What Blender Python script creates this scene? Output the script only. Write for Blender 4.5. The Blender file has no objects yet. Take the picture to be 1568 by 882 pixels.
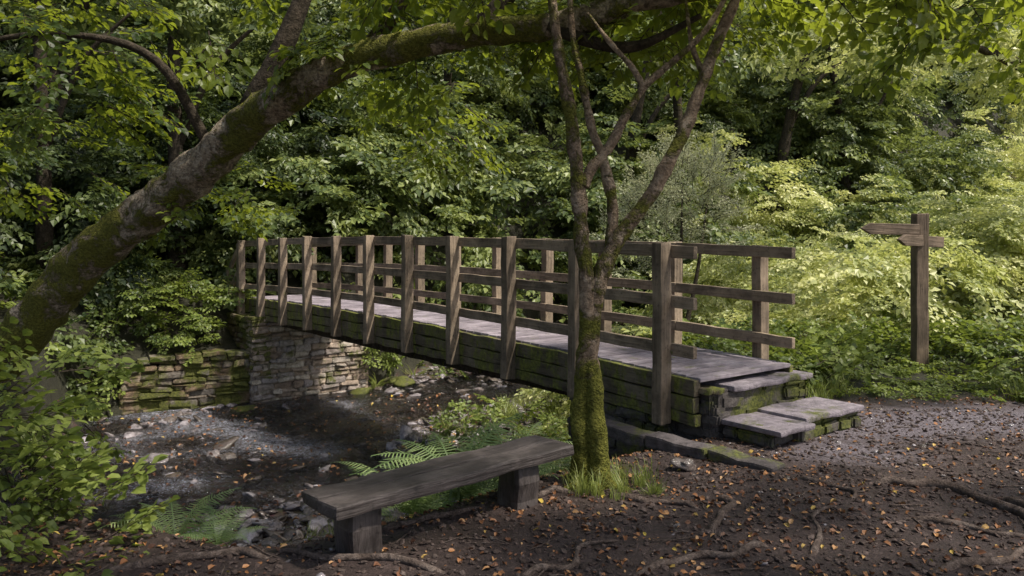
import bpy, bmesh, math, random
import numpy as np
from mathutils import Vector, Matrix, noise as mn
random.seed(7); rng=np.random.default_rng(11)
R=math.radians
scene=bpy.context.scene
COL=scene.collection

# ------------------------------------------------------------ node helpers
def newmat(name):
    m=bpy.data.materials.new(name); m.use_nodes=True
    nt=m.node_tree; nt.nodes.clear()
    return m,nt,nt.nodes,nt.links
def noise(nt,vec,scale,detail=4,rough=.55,dist=0):
    n=nt.nodes.new('ShaderNodeTexNoise'); n.inputs['Scale'].default_value=scale
    n.inputs['Detail'].default_value=detail; n.inputs['Roughness'].default_value=rough
    n.inputs['Distortion'].default_value=dist
    if vec is not None: nt.links.new(vec,n.inputs['Vector'])
    return n.outputs['Fac']
def ramp(nt,fac,stops):
    n=nt.nodes.new('ShaderNodeValToRGB'); cr=n.color_ramp
    while len(cr.elements)<len(stops): cr.elements.new(.5)
    for e,(p,c) in zip(cr.elements,stops):
        e.position=p; e.color=(*c,1) if len(c)==3 else c
    nt.links.new(fac,n.inputs['Fac']); return n.outputs['Color']
def g(v): return (v,v,v)
def mix(nt,fac,a,b,bt='MIX'):
    n=nt.nodes.new('ShaderNodeMix'); n.data_type='RGBA'; n.blend_type=bt
    for sock,val in ((n.inputs[0],fac),(n.inputs[6],a),(n.inputs[7],b)):
        if isinstance(val,(int,float)): sock.default_value=val
        elif isinstance(val,tuple): sock.default_value=(*val,1)
        else: nt.links.new(val,sock)
    return n.outputs[2]
def math_(nt,op,a,b=0,c=None,clamp=False):
    n=nt.nodes.new('ShaderNodeMath'); n.operation=op; n.use_clamp=clamp
    for i,v in enumerate((a,b,c)):
        if v is None: continue
        if isinstance(v,(int,float)): n.inputs[i].default_value=v
        else: nt.links.new(v,n.inputs[i])
    return n.outputs[0]
def mapping(nt,vec,scale):
    n=nt.nodes.new('ShaderNodeMapping'); n.inputs['Scale'].default_value=scale
    nt.links.new(vec,n.inputs['Vector']); return n.outputs['Vector']
def geo(nt): return nt.nodes.new('ShaderNodeNewGeometry')
def objc(nt): return nt.nodes.new('ShaderNodeTexCoord').outputs['Object']
def bump(nt,h,strength,dist,norm=None):
    n=nt.nodes.new('ShaderNodeBump'); n.inputs['Strength'].default_value=strength
    n.inputs['Distance'].default_value=dist; nt.links.new(h,n.inputs['Height'])
    if norm is not None: nt.links.new(norm,n.inputs['Normal'])
    return n.outputs['Normal']
def principled(nt,col,rough=.8,spec=.3,normal=None):
    p=nt.nodes.new('ShaderNodeBsdfPrincipled')
    if isinstance(col,tuple): p.inputs['Base Color'].default_value=(*col,1)
    else: nt.links.new(col,p.inputs['Base Color'])
    if isinstance(rough,(int,float)): p.inputs['Roughness'].default_value=rough
    else: nt.links.new(rough,p.inputs['Roughness'])
    p.inputs['Specular IOR Level'].default_value=spec
    if normal is not None: nt.links.new(normal,p.inputs['Normal'])
    return p
def out(nt,sh):
    o=nt.nodes.new('ShaderNodeOutputMaterial'); nt.links.new(sh,o.inputs['Surface'])

# ------------------------------------------------------------ materials
def leaf_mat(name,dark,mid,light,trans=.4,yellow=(.20,.26,.03),ns=.55):
    m,nt,_,L=newmat(name)
    ge=geo(nt); pos=ge.outputs['Position']
    a=nt.nodes.new('ShaderNodeAttribute'); a.attribute_name='rnd'
    oi=nt.nodes.new('ShaderNodeObjectInfo')
    n1=noise(nt,pos,ns,3)
    f=math_(nt,'MULTIPLY_ADD',n1,1.6,-.56)
    f=math_(nt,'MULTIPLY_ADD',a.outputs['Fac'],.46,f)
    f=math_(nt,'MULTIPLY_ADD',oi.outputs['Random'],.28,f)
    c=ramp(nt,f,[(.18,dark),(.52,mid),(.9,light)])
    p=principled(nt,c,.42,.45)
    t=nt.nodes.new('ShaderNodeBsdfTranslucent')
    tc=mix(nt,.5,c,yellow); L.new(tc,t.inputs['Color'])
    ms=nt.nodes.new('ShaderNodeMixShader'); ms.inputs[0].default_value=trans
    L.new(p.outputs[0],ms.inputs[1]); L.new(t.outputs[0],ms.inputs[2]); out(nt,ms.outputs[0]); return m

M={}
M['leaf_hill']=leaf_mat('hill_leaf',(.026,.043,.017),(.096,.138,.044),(.30,.35,.11),.38,(.31,.36,.06))
M['leaf_bright']=leaf_mat('painted_sunlit_leaf',(.15,.19,.07),(.45,.50,.19),(.74,.74,.38),.42,(.62,.64,.14))  # strong sunlight painted into the leaf colour itself
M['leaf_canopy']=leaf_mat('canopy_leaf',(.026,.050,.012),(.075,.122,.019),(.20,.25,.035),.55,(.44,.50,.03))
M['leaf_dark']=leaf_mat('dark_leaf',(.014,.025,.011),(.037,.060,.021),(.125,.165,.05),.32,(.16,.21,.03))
M['leaf_pale']=leaf_mat('pale_leaf',(.26,.28,.17),(.46,.48,.30),(.66,.67,.45),.35,(.54,.56,.30))
M['leaf_low']=leaf_mat('undergrowth_leaf',(.040,.066,.020),(.12,.17,.038),(.28,.34,.08),.42,(.36,.44,.05))
M['grass']=leaf_mat('grass_blade',(.08,.11,.03),(.20,.25,.06),(.36,.38,.14),.4,(.38,.44,.08),1.5)
M['fern']=leaf_mat('fern_frond',(.08,.13,.055),(.17,.25,.095),(.32,.40,.17),.4,(.3,.42,.11),2)

def mat_twig():
    m,nt,_,L=newmat('twig'); out(nt,principled(nt,(.045,.034,.025),.85,.2).outputs[0]); return m
M['twig']=mat_twig()

def mat_wood(name,base1,base2,moss=.5,mossc1=(.06,.08,.013),mossc2=(.20,.215,.04),rough=.75,mvec=None):
    m,nt,_,L=newmat(name)
    oc=objc(nt); ge=geo(nt); pos=ge.outputs['Position']
    oi=nt.nodes.new('ShaderNodeObjectInfo')
    gr=noise(nt,mapping(nt,oc,(1.2,26,26)),2.2,6,.6,.3)
    gr2=noise(nt,mapping(nt,oc,(.5,5,5)),2.0,4)
    c=ramp(nt,gr,[(.28,base1),(.72,base2)])
    c=mix(nt,math_(nt,'MULTIPLY',ramp(nt,gr2,[(.35,g(0)),(.7,g(1))]),.55),c,tuple(x*.45 for x in base1))
    bl=noise(nt,pos,3.2,5,.65)
    c=mix(nt,ramp(nt,bl,[(.42,g(0)),(.68,g(.6))]),c,tuple(min(1,x*1.5) for x in base2))
    c=mix(nt,math_(nt,'MULTIPLY',oi.outputs['Random'],.35),c,tuple(x*.5 for x in base1))
    st_=noise(nt,pos,22,5,.75)
    c=mix(nt,ramp(nt,st_,[(.30,g(.65)),(.45,g(0))]),c,tuple(x*.3 for x in base1))
    mfac=noise(nt,pos if mvec is None else mapping(nt,pos,mvec),5.5,6,.72)
    sx=nt.nodes.new('ShaderNodeSeparateXYZ'); L.new(ge.outputs['Normal'],sx.inputs[0])
    up=math_(nt,'MULTIPLY_ADD',sx.outputs['Z'],.06,mfac)
    mf=ramp(nt,up,[(.74-.30*moss,g(0)),(.84-.30*moss,g(.92))])
    mc=ramp(nt,noise(nt,pos,26,5,.7),[(.3,mossc1),(.7,mossc2)])
    c=mix(nt,mf,c,mc)
    h=math_(nt,'ADD',gr,math_(nt,'MULTIPLY',mf,noise(nt,pos,60,3)))
    nb=bump(nt,h,.8,.014)
    out(nt,principled(nt,c,rough,.35,nb).outputs[0]); return m
M['rail']=mat_wood('weathered_timber',(.105,.080,.056),(.40,.31,.225),.38)
M['fascia']=mat_wood('mossy_timber',(.042,.033,.024),(.20,.165,.115),.94,(.045,.058,.012),(.25,.26,.05),mvec=(1,1,.45))
M['bench']=mat_wood('dark_bench_timber',(.032,.026,.024),(.145,.122,.115),.0,rough=.48)
M['sign']=mat_wood('signpost_timber',(.085,.064,.046),(.27,.20,.145),.28)
M['deck']=mat_wood('deck_boards',(.16,.135,.155),(.42,.37,.41),.34,(.07,.08,.03),(.17,.18,.07),rough=.6)

def mat_bark(name,c1,c2,c3,moss,bands=0,mscale=2.6):
    m,nt,_,L=newmat(name)
    ge=geo(nt); pos=ge.outputs['Position']
    n1=noise(nt,pos,9,7,.65,.6); n3=noise(nt,pos,38,5,.7)
    c=ramp(nt,n1,[(.3,c1),(.52,c2),(.72,c3)])
    c=mix(nt,ramp(nt,n3,[(.35,g(.7)),(.6,g(0))]),c,tuple(x*.35 for x in c1))
    h=math_(nt,'ADD',n1,math_(nt,'MULTIPLY',n3,.5))
    if bands:
        n4=noise(nt,mapping(nt,pos,(10,3,13)),1.5,5,.65,.8)
        c=mix(nt,ramp(nt,n4,[(.36,g(.8)),(.47,g(0))]),c,tuple(x*.4 for x in c1))
        h=math_(nt,'ADD',h,math_(nt,'MULTIPLY',n4,1.2))
    mf=noise(nt,pos,mscale,7,.72,.3)
    sx=nt.nodes.new('ShaderNodeSeparateXYZ'); L.new(pos,sx.inputs[0])
    if moss>=1:
        lo=ramp(nt,math_(nt,'MULTIPLY',sx.outputs['Z'],.33),[(.0,g(.32)),(.42,g(.07))])
        mf=math_(nt,'ADD',mf,lo); th=.58
    else:
        th=.72-.3*moss
        if bands:
            lo=ramp(nt,math_(nt,'MULTIPLY_ADD',sx.outputs['Z'],.25,.25),[(.1,g(.13)),(.9,g(.01))]); mf=math_(nt,'ADD',mf,lo)
    mk=ramp(nt,mf,[(th,g(0)),(th+.07,g(.97))])
    mc=ramp(nt,noise(nt,pos,34,5,.75),[(.3,(.045,.052,.010)),(.5,(.17,.175,.027)),(.75,(.36,.34,.07))])
    c=mix(nt,mk,c,mc)
    h=math_(nt,'ADD',h,math_(nt,'MULTIPLY',mk,math_(nt,'MULTIPLY_ADD',noise(nt,pos,60,4),1.6,.4)))
    out(nt,principled(nt,c,.9,.2,bump(nt,h,1.0,.045)).outputs[0]); return m
M['bark_lean']=mat_bark('leaning_tree_bark',(.24,.185,.135),(.50,.41,.30),(.68,.60,.49),.78,1)
M['bark_mid']=mat_bark('mossy_bark',(.18,.125,.085),(.39,.29,.20),(.56,.46,.35),1.0)
M['bark_dark']=mat_bark('dark_bark',(.035,.028,.02),(.075,.06,.042),(.13,.10,.075),.45)
M['root']=mat_bark('root_bark',(.08,.058,.048),(.17,.13,.11),(.29,.235,.205),.05)

def mat_stone(name,cols,moss=.4,rough=.8,spec=.35):
    m,nt,_,L=newmat(name)
    ge=geo(nt); pos=ge.outputs['Position']
    a=nt.nodes.new('ShaderNodeAttribute'); a.attribute_name='rnd'
    oi=nt.nodes.new('ShaderNodeObjectInfo')
    f=math_(nt,'FRACT',math_(nt,'ADD',a.outputs['Fac'],oi.outputs['Random']))
    k=len(cols); c=ramp(nt,f,[(i/(k-1),cols[i]) for i in range(k)])
    n=noise(nt,pos,12,7,.7); n2=noise(nt,pos,60,4)
    c=mix(nt,ramp(nt,n,[(.35,g(.75)),(.6,g(0))]),c,tuple(x*.35 for x in cols[0]))
    mk=ramp(nt,noise(nt,pos,2.2,7,.7),[(.68-.3*moss,g(0)),(.78-.3*moss,g(.95))])
    mc=ramp(nt,noise(nt,pos,40,4),[(.3,(.03,.04,.008)),(.7,(.15,.16,.03))])
    c=mix(nt,mk,c,mc)
    h=math_(nt,'ADD',n,math_(nt,'MULTIPLY',n2,.4))
    out(nt,principled(nt,c,rough,spec,bump(nt,h,.8,.02)).outputs[0]); return m
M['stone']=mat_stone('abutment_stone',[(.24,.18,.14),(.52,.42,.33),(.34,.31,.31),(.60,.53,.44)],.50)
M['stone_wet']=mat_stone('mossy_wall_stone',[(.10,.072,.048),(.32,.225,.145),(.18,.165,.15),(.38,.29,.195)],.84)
M['moss_rock']=mat_stone('mossy_bank_rock',[(.05,.045,.035),(.12,.10,.08),(.08,.07,.06)],1.0)
M['stone_step']=mat_stone('step_riser_stone',[(.075,.065,.06),(.15,.13,.12),(.10,.09,.09)],.66)
M['slab']=mat_stone('step_slab',[(.24,.21,.235),(.33,.29,.325)],.36,.6)
M['kerb']=mat_stone('kerb_stone',[(.085,.073,.073),(.14,.12,.125)],.5)
M['rock']=mat_stone('stream_rock',[(.055,.044,.039),(.15,.12,.10),(.26,.225,.23),(.42,.385,.41),(.13,.10,.075)],.06,.14,.7)
M['crumb']=mat_stone('soil_crumb',[(.04,.027,.022),(.095,.065,.055),(.14,.105,.092),(.06,.041,.034)],.0,.8)

def mat_ground():
    m,nt,_,L=newmat('woodland_soil')
    ge=geo(nt); pos=ge.outputs['Position']
    n1=noise(nt,pos,1.3,4,.6); n2=noise(nt,pos,9,8,.7); n3=noise(nt,pos,55,6,.75)
    c=ramp(nt,n2,[(.3,(.060,.038,.032)),(.55,(.135,.092,.081)),(.75,(.235,.17,.155))])
    c=mix(nt,ramp(nt,n3,[(.4,g(.7)),(.62,g(0))]),c,(.026,.017,.015))
    c=mix(nt,ramp(nt,n1,[(.35,g(.45)),(.6,g(0))]),c,(.03,.019,.017))
    a=nt.nodes.new('ShaderNodeAttribute'); a.attribute_name='path'
    gc=ramp(nt,n3,[(.3,(.08,.066,.075)),(.5,(.21,.18,.205)),(.72,(.42,.375,.42))])
    pf=ramp(nt,math_(nt,'ADD',a.outputs['Fac'],math_(nt,'MULTIPLY_ADD',n2,1.1,-.58)),[(.35,g(0)),(.85,g(.9))])
    c=mix(nt,pf,c,gc)
    b=nt.nodes.new('ShaderNodeAttribute'); b.attribute_name='green'
    c=mix(nt,math_(nt,'MULTIPLY',b.outputs['Fac'],.85),c,ramp(nt,n2,[(.35,(.015,.017,.009)),(.7,(.04,.045,.018))]))
    d=nt.nodes.new('ShaderNodeAttribute'); d.attribute_name='bed'
    vo=nt.nodes.new('ShaderNodeTexVoronoi'); vo.inputs['Scale'].default_value=14; L.new(pos,vo.inputs['Vector'])
    bc=mix(nt,.5,ramp(nt,n2,[(.3,(.06,.043,.03)),(.7,(.20,.145,.10))]),vo.outputs['Color'],'MULTIPLY')
    c=mix(nt,d.outputs['Fac'],c,bc)
    h=math_(nt,'ADD',math_(nt,'MULTIPLY',n2,1.2),math_(nt,'MULTIPLY',n3,.8))
    out(nt,principled(nt,c,.60,.45,bump(nt,h,1.0,.045)).outputs[0]); return m
M['ground']=mat_ground()

def mat_water():
    m,nt,_,L=newmat('stream_water')
    ge=geo(nt); pos=ge.outputs['Position']
    h1=noise(nt,mapping(nt,pos,(1,1.6,1)),4.5,5,.6,.8); h2=noise(nt,pos,17,4,.6,.5)
    fo=nt.nodes.new('ShaderNodeAttribute'); fo.attribute_name='foam_glint'
    hh=math_(nt,'ADD',h1,math_(nt,'MULTIPLY',h2,.6))
    nb=bump(nt,hh,1.0,.26)
    gl=nt.nodes.new('ShaderNodeBsdfGlossy'); gl.inputs['Roughness'].default_value=.07; L.new(nb,gl.inputs['Normal'])
    tr=nt.nodes.new('ShaderNodeBsdfTransparent'); tr.inputs['Color'].default_value=(.74,.66,.57,1)
    fr=nt.nodes.new('ShaderNodeFresnel'); fr.inputs['IOR'].default_value=1.8; L.new(nb,fr.inputs['Normal'])
    ms=nt.nodes.new('ShaderNodeMixShader'); L.new(fr.outputs[0],ms.inputs[0]); L.new(tr.outputs[0],ms.inputs[1]); L.new(gl.outputs[0],ms.inputs[2])
    df=nt.nodes.new('ShaderNodeBsdfDiffuse'); df.inputs['Color'].default_value=(.62,.63,.72,1)  # pale diffuse patches: rapids foam and painted-on sky glints
    fn=noise(nt,mapping(nt,pos,(6,17,6)),2.4,7,.78,2.2)
    ff=ramp(nt,math_(nt,'MULTIPLY_ADD',fo.outputs['Fac'],.115,math_(nt,'MULTIPLY',fn,.9)),[(.595,g(0)),(.64,g(.9))])
    m2=nt.nodes.new('ShaderNodeMixShader'); L.new(ff,m2.inputs[0]); L.new(ms.outputs[0],m2.inputs[1]); L.new(df.outputs[0],m2.inputs[2])
    out(nt,m2.outputs[0]); return m
M['water']=mat_water()
def mat_fallen():
    m,nt,_,L=newmat('fallen_leaf')
    oi=nt.nodes.new('ShaderNodeObjectInfo')
    c=ramp(nt,oi.outputs['Random'],[(.0,(.06,.03,.02)),(.40,(.16,.07,.035)),(.72,(.33,.15,.055)),(.92,(.44,.26,.12)),(1,(.5,.37,.06))])
    out(nt,principled(nt,c,.55,.4).outputs[0]); return m
M['fallen']=mat_fallen()

# ------------------------------------------------------------ object helpers
def link(o,parent=None):
    COL.objects.link(o)
    if parent is not None: o.parent=parent
    return o
def empty(name,loc=(0,0,0)):
    e=bpy.data.objects.new(name,None); e.empty_display_size=.2; COL.objects.link(e); e.location=loc; return e
def mesh_obj(name,verts,faces,mats,parent=None,smooth=False,rnd=None,matidx=None,do_link=True):
    me=bpy.data.meshes.new(name); me.from_pydata([tuple(map(float,v)) for v in verts],[],faces); 
    if not isinstance(mats,(list,tuple)): mats=[mats]
    for mm in mats: me.materials.append(mm)
    if smooth: me.polygons.foreach_set('use_smooth',[True]*len(me.polygons))
    if matidx is not None: me.polygons.foreach_set('material_index',matidx)
    if rnd is not None:
        a=me.attributes.new('rnd','FLOAT','POINT'); a.data.foreach_set('value',np.asarray(rnd,dtype=np.float32))
    me.update()
    o=bpy.data.objects.new(name,me)
    if do_link: link(o,parent)
    return o

def beam(name,p0,p1,wd,ht,mat,parent,up=Vector((0,0,1)),seg=None,jit=.004,bev=.008,roll_ref=None):
    p0=Vector(p0);p1=Vector(p1); d=p1-p0; Ln=d.length; x=d.normalized()
    if abs(x.dot(up))>.95: up=roll_ref if roll_ref is not None else Vector((0,1,0))
    y=up.cross(x).normalized(); z=x.cross(y).normalized()
    if seg is None: seg=max(2,int(Ln/.25))
    bm=bmesh.new()
    rings=[]
    for i in range(seg+1):
        t=i/seg*Ln
        jy=random.gauss(0,jit);jz=random.gauss(0,jit)
        if i in(0,seg): jy*=.5;jz*=.5
        rings.append([bm.verts.new((t+ (random.gauss(0,jit)if i in(0,seg)else 0),a*wd/2+jy,b*ht/2+jz)) for a,b in((-1,-1),(1,-1),(1,1),(-1,1))])
    for i in range(seg):
        for k in range(4):
            bm.faces.new((rings[i][k],rings[i+1][k],rings[i+1][(k+1)%4],rings[i][(k+1)%4]))
    bm.faces.new(rings[0]); bm.faces.new(rings[-1][::-1])
    bmesh.ops.recalc_face_normals(bm,faces=bm.faces)
    ed=[e for e in bm.edges if e.calc_face_angle(0)>1.0]
    if bev>0: bmesh.ops.bevel(bm,geom=ed,offset=bev,segments=2,affect='EDGES',profile=.6)
    me=bpy.data.meshes.new(name); bm.to_mesh(me); bm.free(); me.materials.append(mat)
    o=bpy.data.objects.new(name,me); link(o,parent)
    o.matrix_world=Matrix.Translation(p0)@Matrix((x,y,z)).transposed().to_4x4()
    return o

def catmull(pts,rad,n):
    P=[Vector(p) for p in pts]; P=[P[0]*2-P[1]]+P+[P[-1]*2-P[-2]]; Q=[rad[0]]+list(rad)+[rad[-1]]
    op=[];orr=[]
    for i in range(1,len(P)-2):
        for k in range(n):
            t=k/n; a,b,c,d=P[i-1],P[i],P[i+1],P[i+2]
            op.append(.5*((2*b)+(c-a)*t+(2*a-5*b+4*c-d)*t*t+(3*b-a-3*c+d)*t**3))
            orr.append(Q[i]*(1-t)+Q[i+1]*t)
    op.append(P[-2]);orr.append(Q[-2]); return op,orr
def tube_data(pts,rad,n=6,sides=12,gn=.12,off=0,nf=3.0):
    P,Rr=catmull(pts,rad,n); V=[];F=[]
    prev=None
    for i,p in enumerate(P):
        t=(P[min(i+1,len(P)-1)]-P[max(i-1,0)]).normalized()
        if prev is None: u=t.orthogonal().normalized()
        else: u=(prev-t*prev.dot(t)).normalized()
        prev=u; v=t.cross(u)
        for k in range(sides):
            a=2*math.pi*k/sides; dvec=u*math.cos(a)+v*math.sin(a)
            q=p+dvec*Rr[i]
            nz=mn.noise(q*nf)*1.0+mn.noise(q*nf*3)*.5
            V.append(p+dvec*Rr[i]*(1+gn*nz))
    for i in range(len(P)-1):
        for k in range(sides):
            a=off+i*sides+k;b=off+i*sides+(k+1)%sides
            F.append((a,b,b+sides,a+sides))
    F.append(tuple(off+(len(P)-1)*sides+k for k in range(sides)))
    F.append(tuple(off+k for k in range(sides))[::-1])
    return V,F
def tubes(name,specs,mat,parent=None,sides=12,gn=.12,n=6,nf=3.0):
    V=[];F=[]
    for pts,rad in specs:
        v,f=tube_data(pts,rad,n,sides,gn,len(V),nf); V+=v;F+=f
    return mesh_obj(name,V,F,mat,parent,True)

# ------------------------------------------------------------ bridge axes
O=np.array([1.30,6.70]); AX=np.array([-.598,.801]); PW=np.array([.801,.598])
STEP=1.078
def bp(s,w,z): 
    p=O+AX*s+PW*w; return Vector((p[0],p[1],z))
def sw(x,y):
    dx=x-O[0];dy=y-O[1]; return dx*AX[0]+dy*AX[1], dx*PW[0]+dy*PW[1]
def sm(t): t=np.clip(t,0,1); return t*t*(3-2*t)
WATER=-1.388
def vnoise(x,y,f,seed=0):
    r=np.random.default_rng(seed); o=np.zeros_like(x,dtype=float)
    for k in range(7):
        a=r.uniform(0,2*np.pi); ff=f*r.uniform(.6,1.7); ph=r.uniform(0,6.28)
        o+=np.sin((x*np.cos(a)+y*np.sin(a))*ff+ph)
    return o/7
def edges(w):
    sn=3.9+2.7*sm((w+1)/3)
    sf=10.0-2.9*sm((-w-2.6)/1.5)+.8*sm((w-2)/3)
    s0=-.55+2.6*sm((w-.2)/3)+1.0*sm((-w-3.5)/.9)
    return s0,sn,sf
def H(x,y):
    x=np.asarray(x,dtype=float);y=np.asarray(y,dtype=float)
    s,w=sw(x,y); wig=vnoise(x,y,1.6,3)*.22
    s0,sn,sf=edges(w); s1=s+wig
    z=-1.22*sm((s1-s0)/1.9)
    z=z-.14*sm((s1-s0-1.9)/np.maximum(sn-s0-1.9,.3))
    z=z-.11*sm((s1-sn)/.6)
    far=sm((s-sf-.05)/(.35+.6*sm((-w-2.3)/.5)))
    z=z+far*(1.47-.45)
    z=z+.75*sm((s-sf-.4)/1.4)*1.0
    D=y-16.8-.35*(x+5)
    hill=.66*np.where(D>20,D,np.log1p(np.exp(np.clip(D*1.2,-30,30)))/1.2)
    D2=-(x+11)+.0*y; left=.5*np.log1p(np.exp(np.clip(D2*1.2,-30,60)))/1.2*sm((s-8)/3)
    hill=hill+left
    hill=45*np.tanh(hill/45)
    z=z+hill
    z=z+.035*vnoise(x,y,2.4,5)+.014*vnoise(x,y,9,6)
    z=z+ (.07*vnoise(x,y,5,8))*sm((s-s0-.3)/1.0)
    z=z+.12*sm((x-4.2)/3)*sm((y-8)/2)
    return z
# ------------------------------------------------------------ terrain
n=430
u=np.linspace(-1,1,n); a=3.0; um=np.arcsinh(240/a)
gx=a*np.sinh(u*um)-.5; gy=a*np.sinh(u*um)+7.5
X,Y=np.meshgrid(gx,gy); Z=H(X,Y)
V=np.stack([X.ravel(),Y.ravel(),Z.ravel()],1)
idx=np.arange(n*n).reshape(n,n)
F=np.stack([idx[:-1,:-1].ravel(),idx[:-1,1:].ravel(),idx[1:,1:].ravel(),idx[1:,:-1].ravel()],1)
me=bpy.data.meshes.new('ground'); me.from_pydata(V.tolist(),[],F.tolist()); me.materials.append(M['ground'])
me.polygons.foreach_set('use_smooth',[True]*len(me.polygons))
s,w=sw(X,Y); s0,sn,sf=edges(w)
def pathmask(x,y):
    py=6.45+.12*(x-2.5)+.35*np.sin(x*.5)
    m=np.exp(-((y-py)/.75)**2)*sm((x-1.4)/1.4)
    m2=np.exp(-(((x-2.5)/.8)**2+((y-6.0)/.55)**2))
    return np.clip(np.maximum(m,m2*.9),0,1)
pm=pathmask(X,Y)*(s<s0+.3)
green=np.clip(sm((s-s0-.2)/.6)*1.0+sm((Y-7.6-.1*(X-3))/.6)*(X>2.6),0,1)
bed=sm((s-s0-1.7)/.5)*(1-sm((s-sf+.05)/.1))
green=green*(1-bed)
for nm,arr in(('path',pm),('green',green),('bed',bed)):
    at=me.attributes.new(nm,'FLOAT','POINT'); at.data.foreach_set('value',arr.ravel().astype(np.float32))
me.update(); link(bpy.data.objects.new('ground',me))
# water
nw=160
gs=np.linspace(1.0,12,nw); gw=np.linspace(-14,16,220)
S,Wd=np.meshgrid(gs,gw); PX=O[0]+AX[0]*S+PW[0]*Wd; PY=O[1]+AX[1]*S+PW[1]*Wd
foam_glint=np.exp(-((Wd+.9+.25*(S-7))/.5)**2)*sm((S-4.8)/1)+.75*np.exp(-((Wd-.9)/.5)**2)+.65*np.exp(-((Wd+2.6)/1.6)**2)
foam_glint=foam_glint+.45*vnoise(PX,PY,3,9)
PZ=WATER+.035*sm((Wd+.9)/.8)+.012*vnoise(PX,PY,6,4)+foam_glint*.012
V=np.stack([PX.ravel(),PY.ravel(),PZ.ravel()],1); idx=np.arange(V.shape[0]).reshape(S.shape)
F=np.stack([idx[:-1,:-1].ravel(),idx[1:,:-1].ravel(),idx[1:,1:].ravel(),idx[:-1,1:].ravel()],1)
me=bpy.data.meshes.new('stream_water'); me.from_pydata(V.tolist(),[],F.tolist()); me.materials.append(M['water'])
me.polygons.foreach_set('use_smooth',[True]*len(me.polygons))
at=me.attributes.new('foam_glint','FLOAT','POINT'); at.data.foreach_set('value',np.clip(foam_glint,0,1).ravel().astype(np.float32))
me.update(); link(bpy.data.objects.new('stream_water',me))

# ------------------------------------------------------------ footbridge
bridge=empty('wooden_footbridge')
def ztop(s):
    i=s/STEP; return 1.55+.08*(1-((i-5)/5)**2)
def zdeck(s): return ztop(s)-1.08
BW=1.36
Rr=Vector((AX[0],AX[1],0)); 
for i in range(11):
    s=i*STEP
    beam('near_post_%d'%i,bp(s,-.065,zdeck(s)-.40-(.0 if i else .02)),bp(s+random.gauss(0,.008),-.065+random.gauss(0,.006),ztop(s)+.012+random.gauss(0,.006)),.125,.105,M['rail'],bridge,roll_ref=Rr)
    s2=s+.10
    beam('far_post_%d'%i,bp(s2,BW+.065,zdeck(s2)-.40),bp(s2+random.gauss(0,.006),BW+.065,ztop(s2)-.02),.125,.105,M['rail'],bridge,roll_ref=Rr)
def railrun(name,w,dz,s_start,ht,wd=.05):
    ss=[s_start]+[i*STEP for i in range(1,10,2)]+[10*STEP+.08]
    for k in range(len(ss)-1):
        a_,b_=ss[k],ss[k+1]
        e=.003
        beam('%s_%d'%(name,k),bp(a_+e,w,ztop(a_)-dz),bp(b_-e,w,ztop(b_)-dz),wd,ht,M['rail'],bridge,seg=8,jit=.0025)
for dz,nm,ht in((.055,'top_rail',.105),(.475,'middle_rail',.10),(.875,'lower_rail',.10)):
    railrun('near_'+nm,.018,dz,-.30 ,ht)
    railrun('far_'+nm,BW-.018,dz+.02,-.32,ht)
for w,nm in((.035,'near'),(BW-.035,'far')):
    for k in range(10):
        a_,b_=k*STEP-(.30 if k==0 else 0),(k+1)*STEP+(.1 if k==9 else 0)
        for lv,(d0,hh) in enumerate(((.095,.14),(.235,.13),(.355,.10))):
            beam('%s_side_beam_%d_%d'%(nm,k,lv),bp(a_+.002,w,zdeck(a_)-d0+.01),bp(b_-.002,w,zdeck(b_)-d0+.01),.075+(.01 if lv==1 else 0),hh-.006,M['fascia'],bridge,seg=6,jit=.006)
for w in(.35,BW-.35):
    beam('girder_%d'%int(w*100),bp(.05,w,.14),bp(10.6,w,.14),.14,.30,M['bark_dark'],bridge)
nb=int(11.2/.15)
for k in range(nb):
    s=-.32+k*.15+.075
    beam('deck_board_%d'%k,bp(s,.055,zdeck(s)-.015+random.gauss(0,.003)),bp(s+random.gauss(0,.003),BW-.055,zdeck(s)-.015),.140,.035,M['deck'],bridge,seg=2,jit=.001,bev=.005)
lp=[(-5.28,15.45,1.50),(-5.62,15.85,1.02),(-5.95,16.15,.66)]
prev=bp(10*STEP,-.03,1.50)
for k,(x,y,zt) in enumerate(lp):
    beam('landing_post_%d'%k,(x,y,zt-1.35),(x,y,zt),.11,.10,M['rail'],bridge,roll_ref=Rr)
    q=Vector((x,y,zt-.06))
    for dz in(0,.42,.82):
        beam('landing_rail_%d_%d'%(k,int(dz*100)),prev-Vector((0,0,dz+ (.0))),q-Vector((0,0,dz)),.05,.10,M['rail'],bridge)
    prev=q
for i in(0,1,2,3):
    for dz in(.17,.33):
        s=i*STEP
        bm=bmesh.new(); bmesh.ops.create_cone(bm,cap_ends=True,segments=10,radius1=.022,radius2=.018,depth=.012)
        me=bpy.data.meshes.new('bolt'); bm.to_mesh(me); bm.free(); me.materials.append(M['rail'])
        o=bpy.data.objects.new('bolt_%d_%d'%(i,int(dz*100)),me); link(o,bridge)
        nrm=Vector((-PW[0],-PW[1],0)); o.matrix_world=Matrix.Translation(bp(s,-.122,zdeck(s)-dz))@nrm.to_track_quat('Z','Y').to_matrix().to_4x4()

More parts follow.
